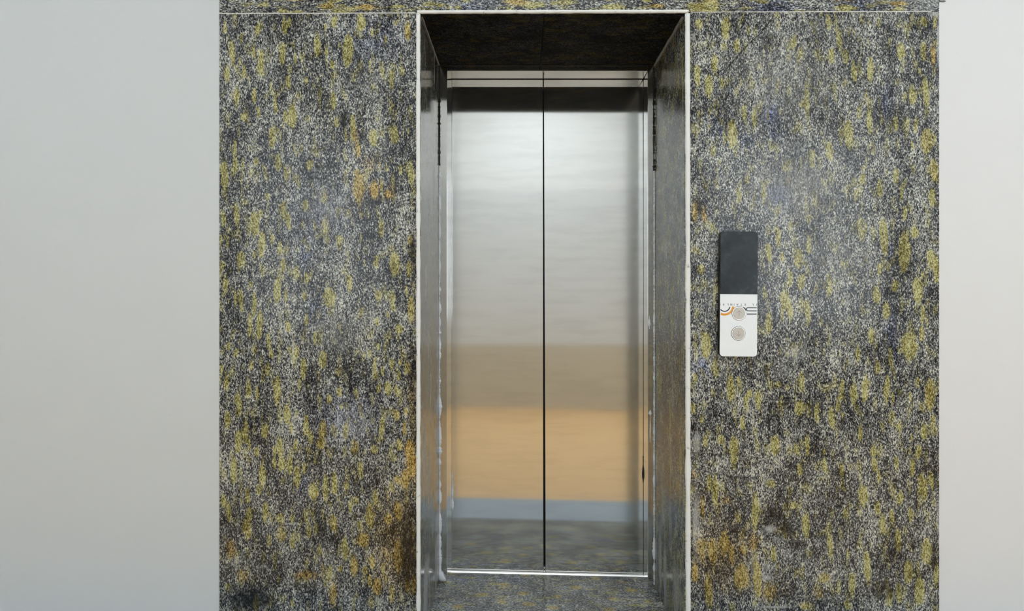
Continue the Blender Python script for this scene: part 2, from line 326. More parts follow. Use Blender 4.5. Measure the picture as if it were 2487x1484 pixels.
 'G': (1670, 740, [(1000,60,35,90,1),(920,80,18,110,.9),(790,180,38,110,1),(1170,100,38,130,.8),(1935,60,45,100,.9),(2290,90,28,110,.9),(2160,400,90,150,1,.15),(2280,280,28,90,1,.2),(1790,300,35,90,.9,.1),(1660,470,28,90,.85),(1980,530,32,140,.7),(1850,610,38,80,.8),(1110,750,38,120,.8),(180,380,60,150,.9),(75,360,28,90,.7),(270,620,28,110,1),(420,820,45,140,1,.1),(500,750,30,60,.8),(75,720,32,60,.8),(245,870,18,80,.7),(600,870,38,50,.9),(570,960,28,80,.9),(690,930,38,110,.9),(910,930,35,70,.6,.1),(880,780,45,40,.8),(970,800,35,40,.7),(1090,1010,60,80,.95),(1260,1050,35,110,.8),(1500,830,30,120,.9),(1490,910,60,40,.7),(1620,870,45,110,.9),(1730,820,38,130,1.1),(1940,830,38,140,.95),(2000,910,22,70,.8),(1400,1100,38,110,1),(1460,1000,28,70,.8),(1510,1100,28,80,.6),(2360,880,55,160,1.1,.3),(2240,760,30,60,.8),(2170,890,25,70,.7),(1990,1110,45,90,.7),(2060,1190,40,70,.7),(2390,1150,25,120,.9,.2),(2300,1240,38,90,.9),(2280,1010,40,60,.6),(535,1150,38,80,.8),(140,1110,28,60,.7,.2),(55,1010,28,60,.9),(175,1330,32,80,.8),(320,1310,38,60,.9),(450,1390,50,110,1),(850,1370,55,110,1),(1060,1410,32,80,.8),(1165,1370,28,110,.95),(1680,1260,28,80,.9),(1810,1430,38,70,1),(2250,1430,38,80,.95),(2180,1290,25,50,.7),(1640,1420,40,50,.5),(1330,1430,38,40,.6)]),
 'H': (1670, 1110, [(450,20,45,50,.9),(210,260,30,90,1,.1),(270,340,35,170,1,.1),(660,530,45,170,1.1),(1090,130,38,70,.8),(1500,130,28,90,.8,.15),(1335,80,28,80,.9),(1300,210,40,40,.6),(1820,70,32,90,1),(1860,190,28,80,.8),(2035,60,28,80,.9),(2190,100,35,100,.9),(2290,290,50,140,1,.15),(2070,400,40,80,.9),(2370,230,38,100,.8),(1710,380,60,130,.9),(1850,500,35,80,.9),(2170,560,32,90,.85),(1990,580,35,100,.8),(1900,670,40,110,.9,.1),(2050,800,40,130,.9,.1),(1530,550,28,80,.8),(1410,550,22,60,.7),(1150,660,45,140,.9),(1030,470,45,50,.8),(945,730,25,80,.8),(840,940,38,90,.9),(1390,870,38,160,.8),(800,260,70,50,.7),(610,280,35,60,.6),(1560,940,20,50,.8),(1750,1070,38,160,1.2),(1600,1240,45,150,.8),(2150,1120,55,120,1),(2260,1310,55,140,1.1),(2330,920,70,150,.85),(2420,1150,32,130,.9),(2060,1330,40,110,.9),(1970,1370,38,90,.9),(1910,940,40,120,.5),(360,830,50,120,1,.5),(240,920,50,140,.9,.5),(430,950,30,110,.9,.4),(520,1170,80,130,1,.5),(680,1180,45,190,1.1,.3),(205,1300,45,170,1,.4),(75,1120,35,100,.9,.6),(550,900,50,70,.7,.4),(640,820,50,80,.4,.7),(800,1320,90,90,.6,.5),(1330,1180,80,60,.7,.3),(1270,1330,60,60,.6,.4),(1120,1110,28,90,.6),(1470,1260,28,100,.7),(145,490,20,120,.8,.5),(500,590,28,60,.7),(130,900,60,150,.6,.5),(1560,1440,50,50,.8),(1150,1450,80,50,.7,.3),(380,420,60,50,.4,.5),(300,500,45,70,.5,.3)]),
}
K = 2.0 / FPX          # metres per pixel on the granite face
def mm(tile, x, y): x0, y0, _ = T[tile]; return X(x0 + x / 4.01), Z(y0 + y / 4.01)
BLOB = {'L': [], 'R': []}; RUST = {'L': [], 'R': []}
for tl, (x0, y0, lst) in T.items():
    side = 'L' if tl in 'ABCD' else 'R'
    for (x, y, a, b, s, *r) in lst:
        u, v = mm(tl, x, y)
        BLOB[side].append((u, v, a / 4.01 * K * .90, b / 4.01 * K, s, rnd.uniform(-.06, .10)))
        if r: RUST[side].append((u, v, a / 4.01 * K * 1.3, b / 4.01 * K * 1.2, r[0]))
def conv(items):
    out = []
    for (tl, x, y, a, b, s) in items:
        u, v = mm(tl, x, y); out.append((u, v, a / 4.01 * K, b / 4.01 * K, s))
    return out
RUSTBIG = {'L': conv([('D', 1750, 850, 330, 620, .62), ('D', 1900, 100, 90, 400, .6), ('B', 1480, 60, 110, 90, .55), ('B', 1690, 320, 60, 90, .6), ('A', 1350, 1250, 90, 110, .45), ('B', 1900, 1000, 60, 500, .35), ('C', 1900, 900, 90, 600, .5), ('D', 100, 900, 120, 160, .35)]),
           'R': conv([('H', 330, 950, 420, 420, .55), ('H', 130, 500, 120, 300, .4), ('F', 100, 520, 90, 130, .5), ('H', 800, 1300, 250, 170, .4), ('H', 50, 170, 60, 60, .6)])}
DARK = {'L': conv([('D', 300, 1380, 330, 200, .75), ('D', 1000, 720, 90, 230, .6), ('D', 1850, 900, 150, 650, .72), ('D', 700, 1050, 1000, 520, .30), ('D', 150, 700, 200, 700, .30), ('A', 1225, 1080, 40, 110, .8), ('B', 1520, 450, 80, 50, .7), ('B', 1720, 320, 30, 80, .6), ('B', 1895, 900, 40, 180, .7), ('A', 1880, 1150, 45, 300, .45), ('A', 60, 800, 60, 220, .35), ('C', 1895, 700, 50, 800, .5), ('D', 250, 1050, 300, 180, .4), ('A', 1560, 1440, 100, 50, .5), ('D', 60, 1000, 60, 500, .35)]),
        'R': conv([('E', 1975, 500, 42, 520, .42), ('H', 1900, 1300, 190, 140, .6), ('H', 850, 560, 110, 90, .7), ('H', 960, 700, 90, 100, .7), ('H', 1060, 860, 80, 100, .6), ('H', 1130, 970, 50, 60, .6), ('G', 60, 1190, 70, 60, .7), ('G', 290, 380, 40, 400, .5), ('G', 1800, 520, 120, 170, .35), ('F', 100, 440, 40, 110, .6), ('G', 760, 640, 35, 120, .5), ('H', 2400, 950, 35, 250, .6), ('H', 1500, 1100, 1300, 500, .16), ('H', 350, 1150, 420, 400, .30), ('E', 50, 500, 22, 600, .45)])}
DUST = {'L': conv([('B', 1050, 520, 420, 420, .46), ('A', 1400, 700, 480, 420, .32), ('C', 1150, 330, 420, 330, .42), ('C', 1300, 1150, 380, 300, .44), ('D', 1250, 1330, 400, 150, .22), ('B', 1560, 1250, 120, 120, .35), ('C', 1480, 100, 90, 120, .45), ('B', 610, 985, 45, 25, .9), ('D', 1560, 1400, 50, 45, .8), ('D', 700, 650, 90, 14, .8), ('D', 450, 1060, 45, 40, .5)]),  # broad soft entries paint reflected haze; small ones are real smears
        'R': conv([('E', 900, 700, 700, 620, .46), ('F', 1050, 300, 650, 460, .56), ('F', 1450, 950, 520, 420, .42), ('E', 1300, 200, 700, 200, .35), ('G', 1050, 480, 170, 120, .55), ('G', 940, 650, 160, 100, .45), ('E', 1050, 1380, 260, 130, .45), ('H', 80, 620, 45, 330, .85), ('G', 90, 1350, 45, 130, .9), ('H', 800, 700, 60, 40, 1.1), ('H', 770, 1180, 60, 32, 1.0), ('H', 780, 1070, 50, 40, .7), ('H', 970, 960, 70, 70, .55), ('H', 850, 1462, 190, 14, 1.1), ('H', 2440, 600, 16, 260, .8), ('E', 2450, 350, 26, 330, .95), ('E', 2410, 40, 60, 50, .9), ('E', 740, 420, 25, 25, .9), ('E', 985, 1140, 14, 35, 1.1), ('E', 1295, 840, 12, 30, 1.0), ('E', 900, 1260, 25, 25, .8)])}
BLUE = {'L': conv([('A', 1500, 300, 300, 200, .5), ('B', 1000, 560, 300, 300, .5), ('C', 1250, 1100, 350, 260, .6), ('C', 950, 60, 100, 120, .6), ('B', 850, 960, 60, 130, .8), ('D', 820, 270, 60, 110, .8)]),
        'R': conv([('E', 820, 1040, 80, 110, 1.3), ('E', 850, 1220, 70, 60, 1.0), ('E', 340, 1160, 110, 100, .9), ('E', 580, 1290, 60, 60, .9), ('F', 880, 400, 110, 130, 1.1), ('E', 1930, 900, 70, 150, .8), ('G', 140, 600, 70, 90, .9), ('G', 1980, 250, 60, 200, .8), ('G', 2030, 480, 50, 90, .7), ('F', 2000, 900, 45, 120, .8)])}
def face_fields(side):
    def f(U, V):
        return dict(blob=ell_field(U, V, BLOB[side]),
                    rust=np.maximum(ell_field(U, V, RUST[side]), soft_field(U, V, RUSTBIG[side])),
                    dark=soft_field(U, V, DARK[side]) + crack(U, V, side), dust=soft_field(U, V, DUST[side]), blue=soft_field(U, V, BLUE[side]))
    return f
def crack(U, V, side):
    if side == 'L': return 0
    out = np.zeros_like(U)
    pts = [mm('E', *p) for p in ((835, 80), (775, 160), (700, 255), (600, 340), (490, 465), (400, 560))]
    for (a, b), (c, d) in zip(pts, pts[1:]):
        L2 = (c - a) ** 2 + (d - b) ** 2
        t = np.clip(((U - a) * (c - a) + (V - b) * (d - b)) / L2, 0, 1)
        dist = np.hypot(U - a - t * (c - a), V - b - t * (d - b))
        out = np.maximum(out, .75 * np.clip(1.3 - dist / .0030, 0, 1))
    return out

def random_fields(u0, u1, v0, v1, dens, seed, dark=0.0, dust=0.0, rust=0.0, streak=0, big=1.0):
    r = random.Random(seed); area = (u1 - u0) * (v1 - v0)
    items, ru, du, dkk, bl = [], [], [], [], []
    for _ in range(int(area * dens)):
        u, v = r.uniform(u0, u1), r.uniform(v0, v1)
        a = r.uniform(.006, .014) * big; b = a * r.uniform(2.2, 4.2)
        items.append((u, v, a, b, r.uniform(.6, 1.15), r.uniform(-.08, .08)))
        if r.random() < .3: ru.append((u, v, a * 1.3, b * 1.2, r.uniform(.1, .6)))
    for _ in range(streak):
        du.append((r.uniform(u0, u1), r.uniform(v0, v1), r.uniform(.004, .012), r.uniform(.05, .22), r.uniform(.4, .9)))
    for _ in range(int(area * 12) + 2):
        dkk.append((r.uniform(u0, u1), r.uniform(v0, v1), r.uniform(.02, .06), r.uniform(.05, .15), r.uniform(.2, .5)))
        bl.append((r.uniform(u0, u1), r.uniform(v0, v1), r.uniform(.02, .05), r.uniform(.04, .1), r.uniform(.4, .9)))
    def f(U, V):
        R = ell_field(U, V, ru) if ru else 0 * U
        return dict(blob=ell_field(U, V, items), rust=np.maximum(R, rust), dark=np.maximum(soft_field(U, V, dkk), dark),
                    dust=np.maximum(soft_field(U, V, du), dust) if du else 0 * U + dust, blue=soft_field(U, V, bl))
    return f

up = lambda P: (P[:, 0], P[:, 2])                 # grain runs upward on the face
across = lambda P: (P[:, 2] + P[:, 1], P[:, 0])   # grain runs left to right
side_up = lambda P: (P[:, 1], P[:, 2])
flat_x = lambda P: (P[:, 1], P[:, 0])

LX0, LX1 = X(533), X(1012)
RX0, RX1 = X(1677), X(2281)
jz = lambda x: 2.0938 + (x - LX0) * .0031          # joint under the long top slab
ZB = -.15
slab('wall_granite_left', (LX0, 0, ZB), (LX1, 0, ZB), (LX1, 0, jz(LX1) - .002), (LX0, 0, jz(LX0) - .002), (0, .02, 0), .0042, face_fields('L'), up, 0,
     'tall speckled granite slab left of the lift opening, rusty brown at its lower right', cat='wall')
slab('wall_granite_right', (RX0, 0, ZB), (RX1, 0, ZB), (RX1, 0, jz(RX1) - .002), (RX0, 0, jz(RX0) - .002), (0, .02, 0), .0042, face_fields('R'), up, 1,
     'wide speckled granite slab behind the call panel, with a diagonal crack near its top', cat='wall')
slab('wall_granite_top', (LX0, 0, jz(LX0)), (RX1, 0, jz(RX1)), (RX1, 0, 2.42), (LX0, 0, 2.42), (0, .02, 0), .006,
     random_fields(2.0, 2.5, LX0, RX1, 420, 5, dust=.12, big=.95), across, 2, 'long horizontal-grained granite slab above the lift opening', cat='wall')
# the inside of the recess
RL, RR, SOF, NY = -.331, .5428, 2.092, .45
def with_smears(fn, smears, kdark=1.0):
    def f(U, V):
        o = fn(U, V); o['dust'] = np.maximum(o['dust'], soft_field(U, V, smears)); o['dark'] = o['dark'] * kdark * np.clip(1.2 - o['dust'], 0, 1); return o
    return f
slab('wall_recess_left', (RL, .004, ZB), (RL, NY, ZB), (RL, NY, SOF), (RL, .004, SOF), (-.018, 0, 0), .006,
     with_smears(random_fields(0, .45, 0, 2.1, 120, 11, streak=40, dust=.30, dark=.50), [(.07, .62, .03, .17, 1.3), (.17, .52, .025, .12, 1.4), (.28, .34, .03, .09, 1.2), (.10, .10, .05, .16, 1.2), (.36, .12, .03, .12, 1.3), (.2, 1.45, .04, .1, .9), (.22, .8, .03, .2, .7), (.15, .2, .06, .06, .8)]), side_up, 3, 'polished dark granite lining the left side of the lift recess', mat='polished', cat='wall')
slab('wall_recess_right', (RR, .004, ZB), (RR, .004, SOF), (RR, NY, SOF), (RR, NY, ZB), (.018, 0, 0), .006,
     with_smears(random_fields(0, .45, 0, 2.1, 260, 12, streak=18, rust=.16, dark=.35), [(.36, .14, .02, .12, 1.6), (.28, .10, .02, .12, 1.5), (.33, .38, .02, .14, .9), (.2, .33, .03, .10, .7), (.12, .12, .05, .12, .8), (.25, 1.5, .1, .2, .5)]), side_up, 4, 'brownish polished granite lining the right side of the lift recess', mat='satin', cat='wall')
JX = X(1317, .2)
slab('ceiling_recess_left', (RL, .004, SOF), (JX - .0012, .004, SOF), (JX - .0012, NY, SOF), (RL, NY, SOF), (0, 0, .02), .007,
     random_fields(0, .45, -.35, .6, 200, 13, dark=1.0), flat_x, 5, 'dark granite soffit slab over the left door leaf', cat='ceiling', mat='honed')  # same stone as the walls; the soffit's shade is painted into its colour
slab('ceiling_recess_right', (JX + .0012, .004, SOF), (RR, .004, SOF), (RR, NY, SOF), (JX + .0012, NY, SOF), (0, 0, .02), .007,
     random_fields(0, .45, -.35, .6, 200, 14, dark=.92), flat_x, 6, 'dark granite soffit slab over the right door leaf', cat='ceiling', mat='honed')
# recess floor
FJ = X(1322, .5)
fl = []
for (x, y, w) in ((980,95,80),(800,180,95),(1420,190,95),(1890,205,95),(600,275,110),(960,255,90),(1250,275,70),(1740,285,80),(1010,345,110),(1220,370,90),(1700,375,100),(400,380,90),(1600,110,60),(2040,300,60),(780,330,70)):
    px, py = 1000 + x / 3.553, 1370 + y / 3.553
    d = 1.172 * FPX / (py - VY); fl.append((d + CAM_Y, (px - VX) / FPX * d, .017, w / 3.553 / FPX * d * .62, 1.0))
rf = random_fields(-.07, .53, -.35, .55, 130, 15, dust=.38)
def floor_fields(U, V):
    f = rf(U, V); f['dark'] = f['dark'] * .3; f['blob'] = np.maximum(f['blob'] * .7, ell_field(U, V, fl)); f['rust'] = np.maximum(f['rust'], ell_field(U, V, [k[:4] + (.45,) for k in fl])); return f
for nm, a, b, sd, lb in (('floor_recess_left', RL, FJ - .0002, 7, 'granite floor slab before the left door leaf'), ('floor_recess_right', FJ + .0002, RR, 8, 'granite floor slab before the right door leaf')):
    slab(nm, (a, -.066, zf(a)), (a, .527, zf(a)), (b, .527, zf(b)), (b, -.066, zf(b)), (0, 0, -.03), .006, floor_fields, flat_x, sd, lb, cat='floor')

# ------------------------------------------------------------------ room shell
def struct(name, bm, mat, label=None, cat=None, **k):
    return tag(obj(name, bm, mat, **k), label, cat, None, 'structure')
XL, XR, YR, ZC = -3.3, 3.7, -3.14, 3.45
struct('wall_left', bx(bmesh.new(), XL, LX0, .003, .5, -.3, ZC), M['wall_l'], 'smooth pale grey plaster wall left of the granite', 'wall')
struct('wall_right', bx(bmesh.new(), RX1, XR, .003, .5, -.3, ZC), M['wall_r'], 'smooth off-white plaster wall right of the granite', 'wall')
struct('wall_over_lift', bx(bmesh.new(), LX0, RX1, .003, .5, 2.42, ZC), M['wall_l'], 'plaster wall above the granite', 'wall')
bm = bmesh.new()
prism(bm, [(LX0, -.3), (RL - .0185, -.3), (RL - .0185, SOF + .0205), (RR + .0185, SOF + .0205), (RR + .0185, -.3), (RX1, -.3), (RX1, 2.42), (LX0, 2.42)], .0205, .535)
struct('wall_core', bm, M['core'], 'masonry behind the granite cladding', 'wall')
# small broken corner of the top slab running over the right plaster
slab('trim_1', (RX1 + .0003, -.001, Z(3.5)), (X(2296), -.001, Z(4.0)), (X(2296), -.001, 2.42), (RX1 + .0003, -.001, 2.42), (0, .0038, 0), .006,
     random_fields(2.0, 2.5, RX1, RX1 + .03, 420, 55), across, 9, 'ragged granite end lapping over the right plaster at the top', cat='trim')
# dark shaft behind the doors
bm = bmesh.new()
bx(bm, -.6, .8, 1.0, 1.05, -.3, 2.42)
struct('wall_shaft_rear', bm, M['shaft'], 'dark shaft behind the lift doors', 'wall')
struct('wall_shaft_left', bx(bmesh.new(), -.65, -.6, .536, 1.05, -.3, 2.42), M['shaft'], 'dark left side of the shaft', 'wall')
struct('wall_shaft_right', bx(bmesh.new(), .8, .85, .536, 1.05, -.3, 2.42), M['shaft'], 'dark right side of the shaft', 'wall')
struct('ceiling_shaft', bx(bmesh.new(), -.65, .85, .536, 1.05, 2.42, 2.47), M['shaft'], 'dark top of the shaft', 'ceiling')
# corridor
struct('floor', bx(bmesh.new(), XL, XR, YR, -.38, -.30, 0, lambda x: zf(x)), M['tile'], 'orange tiled corridor floor', 'floor')
struct('floor_band', bx(bmesh.new(), XL, XR, -.3799, -.0665, -.30, 0, lambda x: zf(x)), M['strip'], 'blue grey floor band along the lift wall', 'floor')
bm = bx(bmesh.new(), XL, RL - .001, -.066, .003, -.30, 0, lambda x: zf(x)); struct('floor_edge_left', bm, M['strip'], 'floor edge below the left granite', 'floor')
bm = bx(bmesh.new(), RR + .001, XR, -.066, .003, -.30, 0, lambda x: zf(x)); struct('floor_edge_right', bm, M['strip'], 'floor edge below the right granite', 'floor')
struct('ceiling', bx(bmesh.new(), XL, XR, YR - .1, .5, ZC, ZC + .1), M['white'], 'white corridor ceiling', 'ceiling')
struct('wall_far_left', bx(bmesh.new(), XL - .1, XL, YR - .1, .5, -.3, ZC), M['wall_l'], 'white end wall of the corridor', 'wall')
struct('wall_far_right', bx(bmesh.new(), XR, XR + .1, YR - .1, .5, -.3, ZC), M['wall_r'], 'white far end wall of the corridor', 'wall')
# rear wall with two glowing panes, added to light and haze the granite
WIN = [(-2.35, -1.05), (1.55, 3.05)]; WZ0, WZ1 = .85, 2.55
def rear_band(name, z0, z1, mat, label):
    xs = [XL] + [v for w in WIN for v in w] + [XR]
    bm = bmesh.new()
    a, b = max(z0, WZ0), min(z1, WZ1)
    if a >= b: bx(bm, XL, XR, YR - .1, YR, z0, z1)
    else:
        for i in range(0, 6, 2): bx(bm, xs[i], xs[i + 1], YR - .1, YR, z0, z1)
        for w in WIN:
            if z0 < a: bx(bm, w[0], w[1], YR - .1, YR, z0, a)
            if z1 > b: bx(bm, w[0], w[1], YR - .1, YR, b, z1)
    bmesh.ops.remove_doubles(bm, verts=bm.verts, dist=1e-5)
    return struct(name, bm, mat, label, 'wall')
rear_band('baseboard_rear', -.3, .644, M['dado'], 'tan skirting panel along the opposite wall')
rear_band('wall_rear', .644, 2.24, M['rear'], 'light grey opposite wall with two windows')
rear_band('wall_rear_top', 2.24, ZC, M['white'], 'white upper band of the opposite wall')
for i, (w, s) in enumerate(zip(WIN, (2.3, 3.5))):
    o = struct('window_%d' % (i + 1), bx(bmesh.new(), w[0], w[1], YR - .07, YR - .055, WZ0, WZ1), emit('frosted_daylight_%d' % i, (.86, .94, 1.0), s),  # added pane that lights and hazes the granite
               'frosted window behind the camera, %s' % ('left one' if i == 0 else 'right one'), 'window')
    bm = bmesh.new()
    for a, b, c, d in ((w[0], w[0] + .05, WZ0, WZ1), (w[1] - .05, w[1], WZ0, WZ1), (w[0] + .05, w[1] - .05, WZ0, WZ0 + .05), (w[0] + .05, w[1] - .05, WZ1 - .05, WZ1),
                       ((w[0] + w[1]) / 2 - .02, (w[0] + w[1]) / 2 + .02, WZ0 + .05, WZ1 - .05)):
        bx(bm, a, b, YR - .055, YR - .01, c, d)
    obj('window_frame', bm, M['frame'], o)  # frame of the added pane
# unseen ceiling panels, added to light the corridor and its walls
lampm = emit('lamp_diffuser', (.86, .94, 1.0), 18.5)
for i, x in enumerate((-3.0, .11, 3.3)):
    t = empty('ceiling_light', (x, -2.05, ZC), 'oblong ceiling light panel %s of the corridor' % ('over the left end', 'over the middle', 'over the right end')[i], 'light', 'ceiling light panels')
    bm = bmesh.new()
    for a in ((-.5, -.48, -.3, .3), (.48, .5, -.3, .3), (-.48, .48, -.3, -.28), (-.48, .48, .28, .3)): bx(bm, *a, -.03, 0)
    obj('frame', bm, M['frame'], t)  # frame of the added light panel
    obj('diffuser', bx(bmesh.new(), -.48, .48, -.28, .28, -.022, -.012), lampm, t)

# ------------------------------------------------------------------ the lift entrance
lift = empty('elevator_entrance', (.107, .5, 0), 'brushed stainless steel lift entrance with two closed sliding doors', 'elevator')
def lp(o): o.matrix_parent_inverse = lift.matrix_world.inverted(); return o
bpy.context.view_layer.update()
def lobj(name, bm, mat, parent=None, **k):
    o = obj(name, bm, mat, parent or lift, **k)
    if parent is None: o.matrix_parent_inverse = Matrix.Translation((-.107, -.5, 0))
    return o
ZH = Z(172.5, NY)          # underside of the header
FY1 = .536
szl = lambda x: zf(x) + .0075
GXT, GXB = X(1319.5, .544), X(1322.5, .544)
dz = lambda x: szl(x) + .001
# door leaves
left = lobj('door_leaf', prism(bmesh.new(), [(-.36, dz(-.36)), (GXB - .0040, dz(GXB)), (GXT - .0012, 2.12), (-.36, 2.12)], .544, .576), M['steel'], bevel=.0015)
right = lobj('door_leaf', prism(bmesh.new(), [(GXB + .0040, dz(GXB)), (.57, dz(.57)), (.57, 2.12), (GXT + .0012, 2.12)], .544, .576), M['steel'], bevel=.0015)
left['label'] = 'left door leaf'; right['label'] = 'right door leaf'
lobj('edge_seal', prism(bmesh.new(), [(GXB - .006, dz(GXB) + .02), (GXB + .006, dz(GXB) + .02), (GXT + .004, 2.1), (GXT - .004, 2.1)], .577, .590), M['gasket'])
bm = bmesh.new(); bx(bm, GXB - .0026, GXB + .0026, .548, .560, dz(GXB) + .010, dz(GXB) + .017)
lobj('door_guide', bm, M['ring'], bevel=.001)
bm = bmesh.new(); bx(bm, GXB - .0036, GXB + .0036, .540, .552, dz(GXB) - .0004, dz(GXB) + .006)
lobj('door_guide', bm, M['ring'], bevel=.001)
# jambs: folded steel, face + return
jl = [(RL - .012, NY), (-.2985, NY), (-.2895, FY1), (RL - .012, FY1)]
jr = [(X(1573, NY), NY), (RR + .012, NY), (RR + .012, FY1), (X(1573, NY) + .001, FY1)]
def vert_prism(pl, z1):
    bm = bmesh.new()
    a = [bm.verts.new((x, y, zf(x) - .001)) for x, y in pl]; b = [bm.verts.new((x, y, z1)) for x, y in pl]
    bm.faces.new(a); bm.faces.new(list(reversed(b)))
    for i in range(4): bm.faces.new([a[i], a[(i + 1) % 4], b[(i + 1) % 4], b[i]])
    return bm
lobj('jamb', vert_prism(jl, SOF - .001), M['steel_frame'], bevel=.0012)['label'] = 'left jamb'
lobj('jamb', vert_prism(jr, SOF - .001), M['steel_frame'], bevel=.0012)['label'] = 'right jamb'
lobj('header', bx(bmesh.new(), -.2975, X(1573, NY) - .001, NY + .0005, FY1, ZH, SOF - .001), M['steel_frame'], bevel=.0012)
# threshold
bm = bmesh.new()
x0, x1 = -.2915, X(1573, NY) + .0005
prof = [(.5278, -.004), (.5278, .0036), (.5308, .0075), (.62, .0075), (.62, -.004)]
a = [bm.verts.new((x0, y, zf(x0) + z)) for y, z in prof]; b = [bm.verts.new((x1, y, zf(x1) + z)) for y, z in prof]
bm.faces.new(a); bm.faces.new(list(reversed(b)))
for i in range(5): bm.faces.new([a[i], a[(i + 1) % 5], b[(i + 1) % 5], b[i]])
lobj('threshold', bm, M['sill'])
# plate in the header centre (small mark where the leaves meet)
lobj('centre_mark', bx(bmesh.new(), GXT - .0012, GXT + .0012, NY + .03, NY + .032, ZH - .004, ZH - .0002), M['gasket'])

# ------------------------------------------------------------------ stone edges, grout and sealant
def noisy(n, lo, hi, seed, smooth=3):
    r = random.Random(seed); v = [r.uniform(lo, hi) for _ in range(n + smooth)]
    return [sum(v[i:i + smooth]) / smooth for i in range(n)]
def edge_bead(name, p0, p1, ra, rb, ua, ub, mat, label, seed, n=160, jit=.18, cat='trim', kind='structure'):
    p0, p1 = Vector(p0), Vector(p1)
    ja = noisy(n, 1 - jit, 1 + jit, seed); jb = noisy(n, 1 - jit, 1 + jit, seed + 1)
    off = noisy(n, -.05, .05, seed + 2, 8)
    pts = [p0.lerp(p1, i / (n - 1)) + Vector(ua) * ra * off[i] for i in range(n)]
    bm = tube(bmesh.new(), pts, [(ra * a, rb * b) for a, b in zip(ja, jb)], ua, ub, 12)
    o = obj(name, bm, mat, None, True)
    return tag(o, label, cat, None, kind)
xa, xb = (X(1011.5) + RL) / 2 - .0005, (RR + X(1677.5)) / 2 + .0005
edge_bead('trim_2', (xa, .002, -.1), (xa - .001, .002, Z(33)), .0072, .0058, (1, 0, 0), (0, 1, 0), M['raw'], 'chalky white stone edge up the left side of the opening', 21)
edge_bead('trim_3', (xb + .001, .002, -.1), (xb - .001, .002, Z(33)), .0086, .0060, (1, 0, 0), (0, 1, 0), M['raw'], 'chalky white stone edge up the right side of the opening', 31)
edge_bead('trim_4', (X(1013), .001, Z(29.0)), (X(1672), .001, Z(27.5)), .0056, .0058, (0, 0, 1), (0, 1, 0), M['raw'], 'chalky white stone edge across the top of the opening', 41)
edge_bead('trim_5', (LX0, .0005, jz(LX0) - .001), (X(1011), .0005, jz(X(1011)) - .001), .0016, .0022, (0, 0, 1), (0, 1, 0), M['grout'], 'thin white grout joint above the left slab', 51, n=220, jit=.45)
edge_bead('trim_6', (X(1678), .0005, jz(X(1678)) - .001), (X(2262), .0005, jz(X(2262)) - .001), .0015, .0020, (0, 0, 1), (0, 1, 0), M['grout'], 'thin white grout joint above the right slab', 61, n=220, jit=.45)
# grey sealant along the top inner corners
edge_bead('sealant_bead', (RL + .001, .02, SOF - .001), (RL + .001, NY - .008, SOF - .001), .0030, .0030, (1, 0, 0), (0, 0, 1), M['greyseal'],
          'grey sealant line in the upper left inner corner of the recess', 71, n=40, jit=.3, cat='sealant', kind='thing')
edge_bead('sealant_bead', (RR - .0015, .02, SOF - .0015), (RR - .0015, NY - .004, SOF - .0015), .0055, .0050, (1, 0, 0), (0, 0, 1), M['greyseal'],
          'thick grey sealant line in the upper right inner corner of the recess', 81, n=40, jit=.3, cat='sealant', kind='thing')
edge_bead('sealant_bead', (RL + .02, NY - .0006, SOF - .0012), (RR - .02, NY - .0006, SOF - .0012), .0016, .0016, (0, 0, 1), (0, 1, 0), M['darkseal'],
          'dark sealant line between the soffit and the steel header', 91, n=80, jit=.4, cat='sealant', kind='thing')

def corner_seal(name, px, y0, y1, base, lumps, mat, label, seed, side, ydepth=NY, thick=.45):
    """sealant smeared down a vertical inner corner; lumps = (py centre, half height px, half width px)"""
    n = int(abs(y1 - y0) / 2.2); r = random.Random(seed)
    pts, rad = [], []
    xc = X(px, ydepth)
    for i in range(n):
        py = y0 + (y1 - y0) * i / (n - 1)
        w = base * r.uniform(.55, 1.35)
        for (c, h, k) in lumps:
            d = (py - c) / h
            if -1 < d < 1: w = max(w, k * (1 - abs(d) ** 2.2) * r.uniform(.74, 1.12) * (.72 + .28 * d))
        w *= (ydepth - CAM_Y) / FPX
        d_ = max(.0008, w * thick)
        pts.append((xc + side * r.uniform(-.0004, .0004), ydepth - d_ * .92, Z(py, ydepth)))
        rad.append((w, d_))
    bm = tube(bmesh.new(), pts, rad, (1, 0, 0), (0, 1, 0), 10)
    return tag(obj(name, bm, mat, None, True), label, 'sealant', None, 'thing')
corner_seal('sealant_bead', 1067.5, 160, 402, 2.0, [(245, 6, 5), (280, 10, 4), (300, 4, 5)], M['darkseal'], 'black sealant line beside the upper part of the left jamb', 3, 1)
corner_seal('sealant_bead', 1067.8, 402, 1398, 1.5,
            [(428, 4, 5), (492, 22, 6.5), (560, 26, 4), (600, 30, 3), (645, 20, 3.5), (703, 6, 5), (748, 16, 6), (780, 16, 4), (808, 5, 6), (836, 20, 5), (862, 12, 6), (925, 4, 6), (985, 28, 8), (1055, 34, 6.5), (1094, 12, 8.5),
             (1122, 10, 5), (1175, 14, 5), (1206, 20, 8), (1270, 30, 8.5), (1315, 24, 7), (1350, 34, 7), (1385, 40, 7)], M['silicone'],
            'lumpy white silicone running down beside the left jamb to the floor', 4, 1)
bm = bmesh.new()
pts = [(X(1068.5, .446) + .004 * k, .445 - .001 * k, Z(1390 + 7.0 * k, .445)) for k in range(4)]
tube(bm, pts, [(.0105, .005), (.0125, .005), (.0155, .005), (.014, .003)], (1, 0, 0), (0, 1, 0), 10)
tag(obj('sealant_blob', bm, M['silicone'], None, True), 'white silicone blob spread on the floor at the foot of the left jamb', 'sealant', None, 'thing')
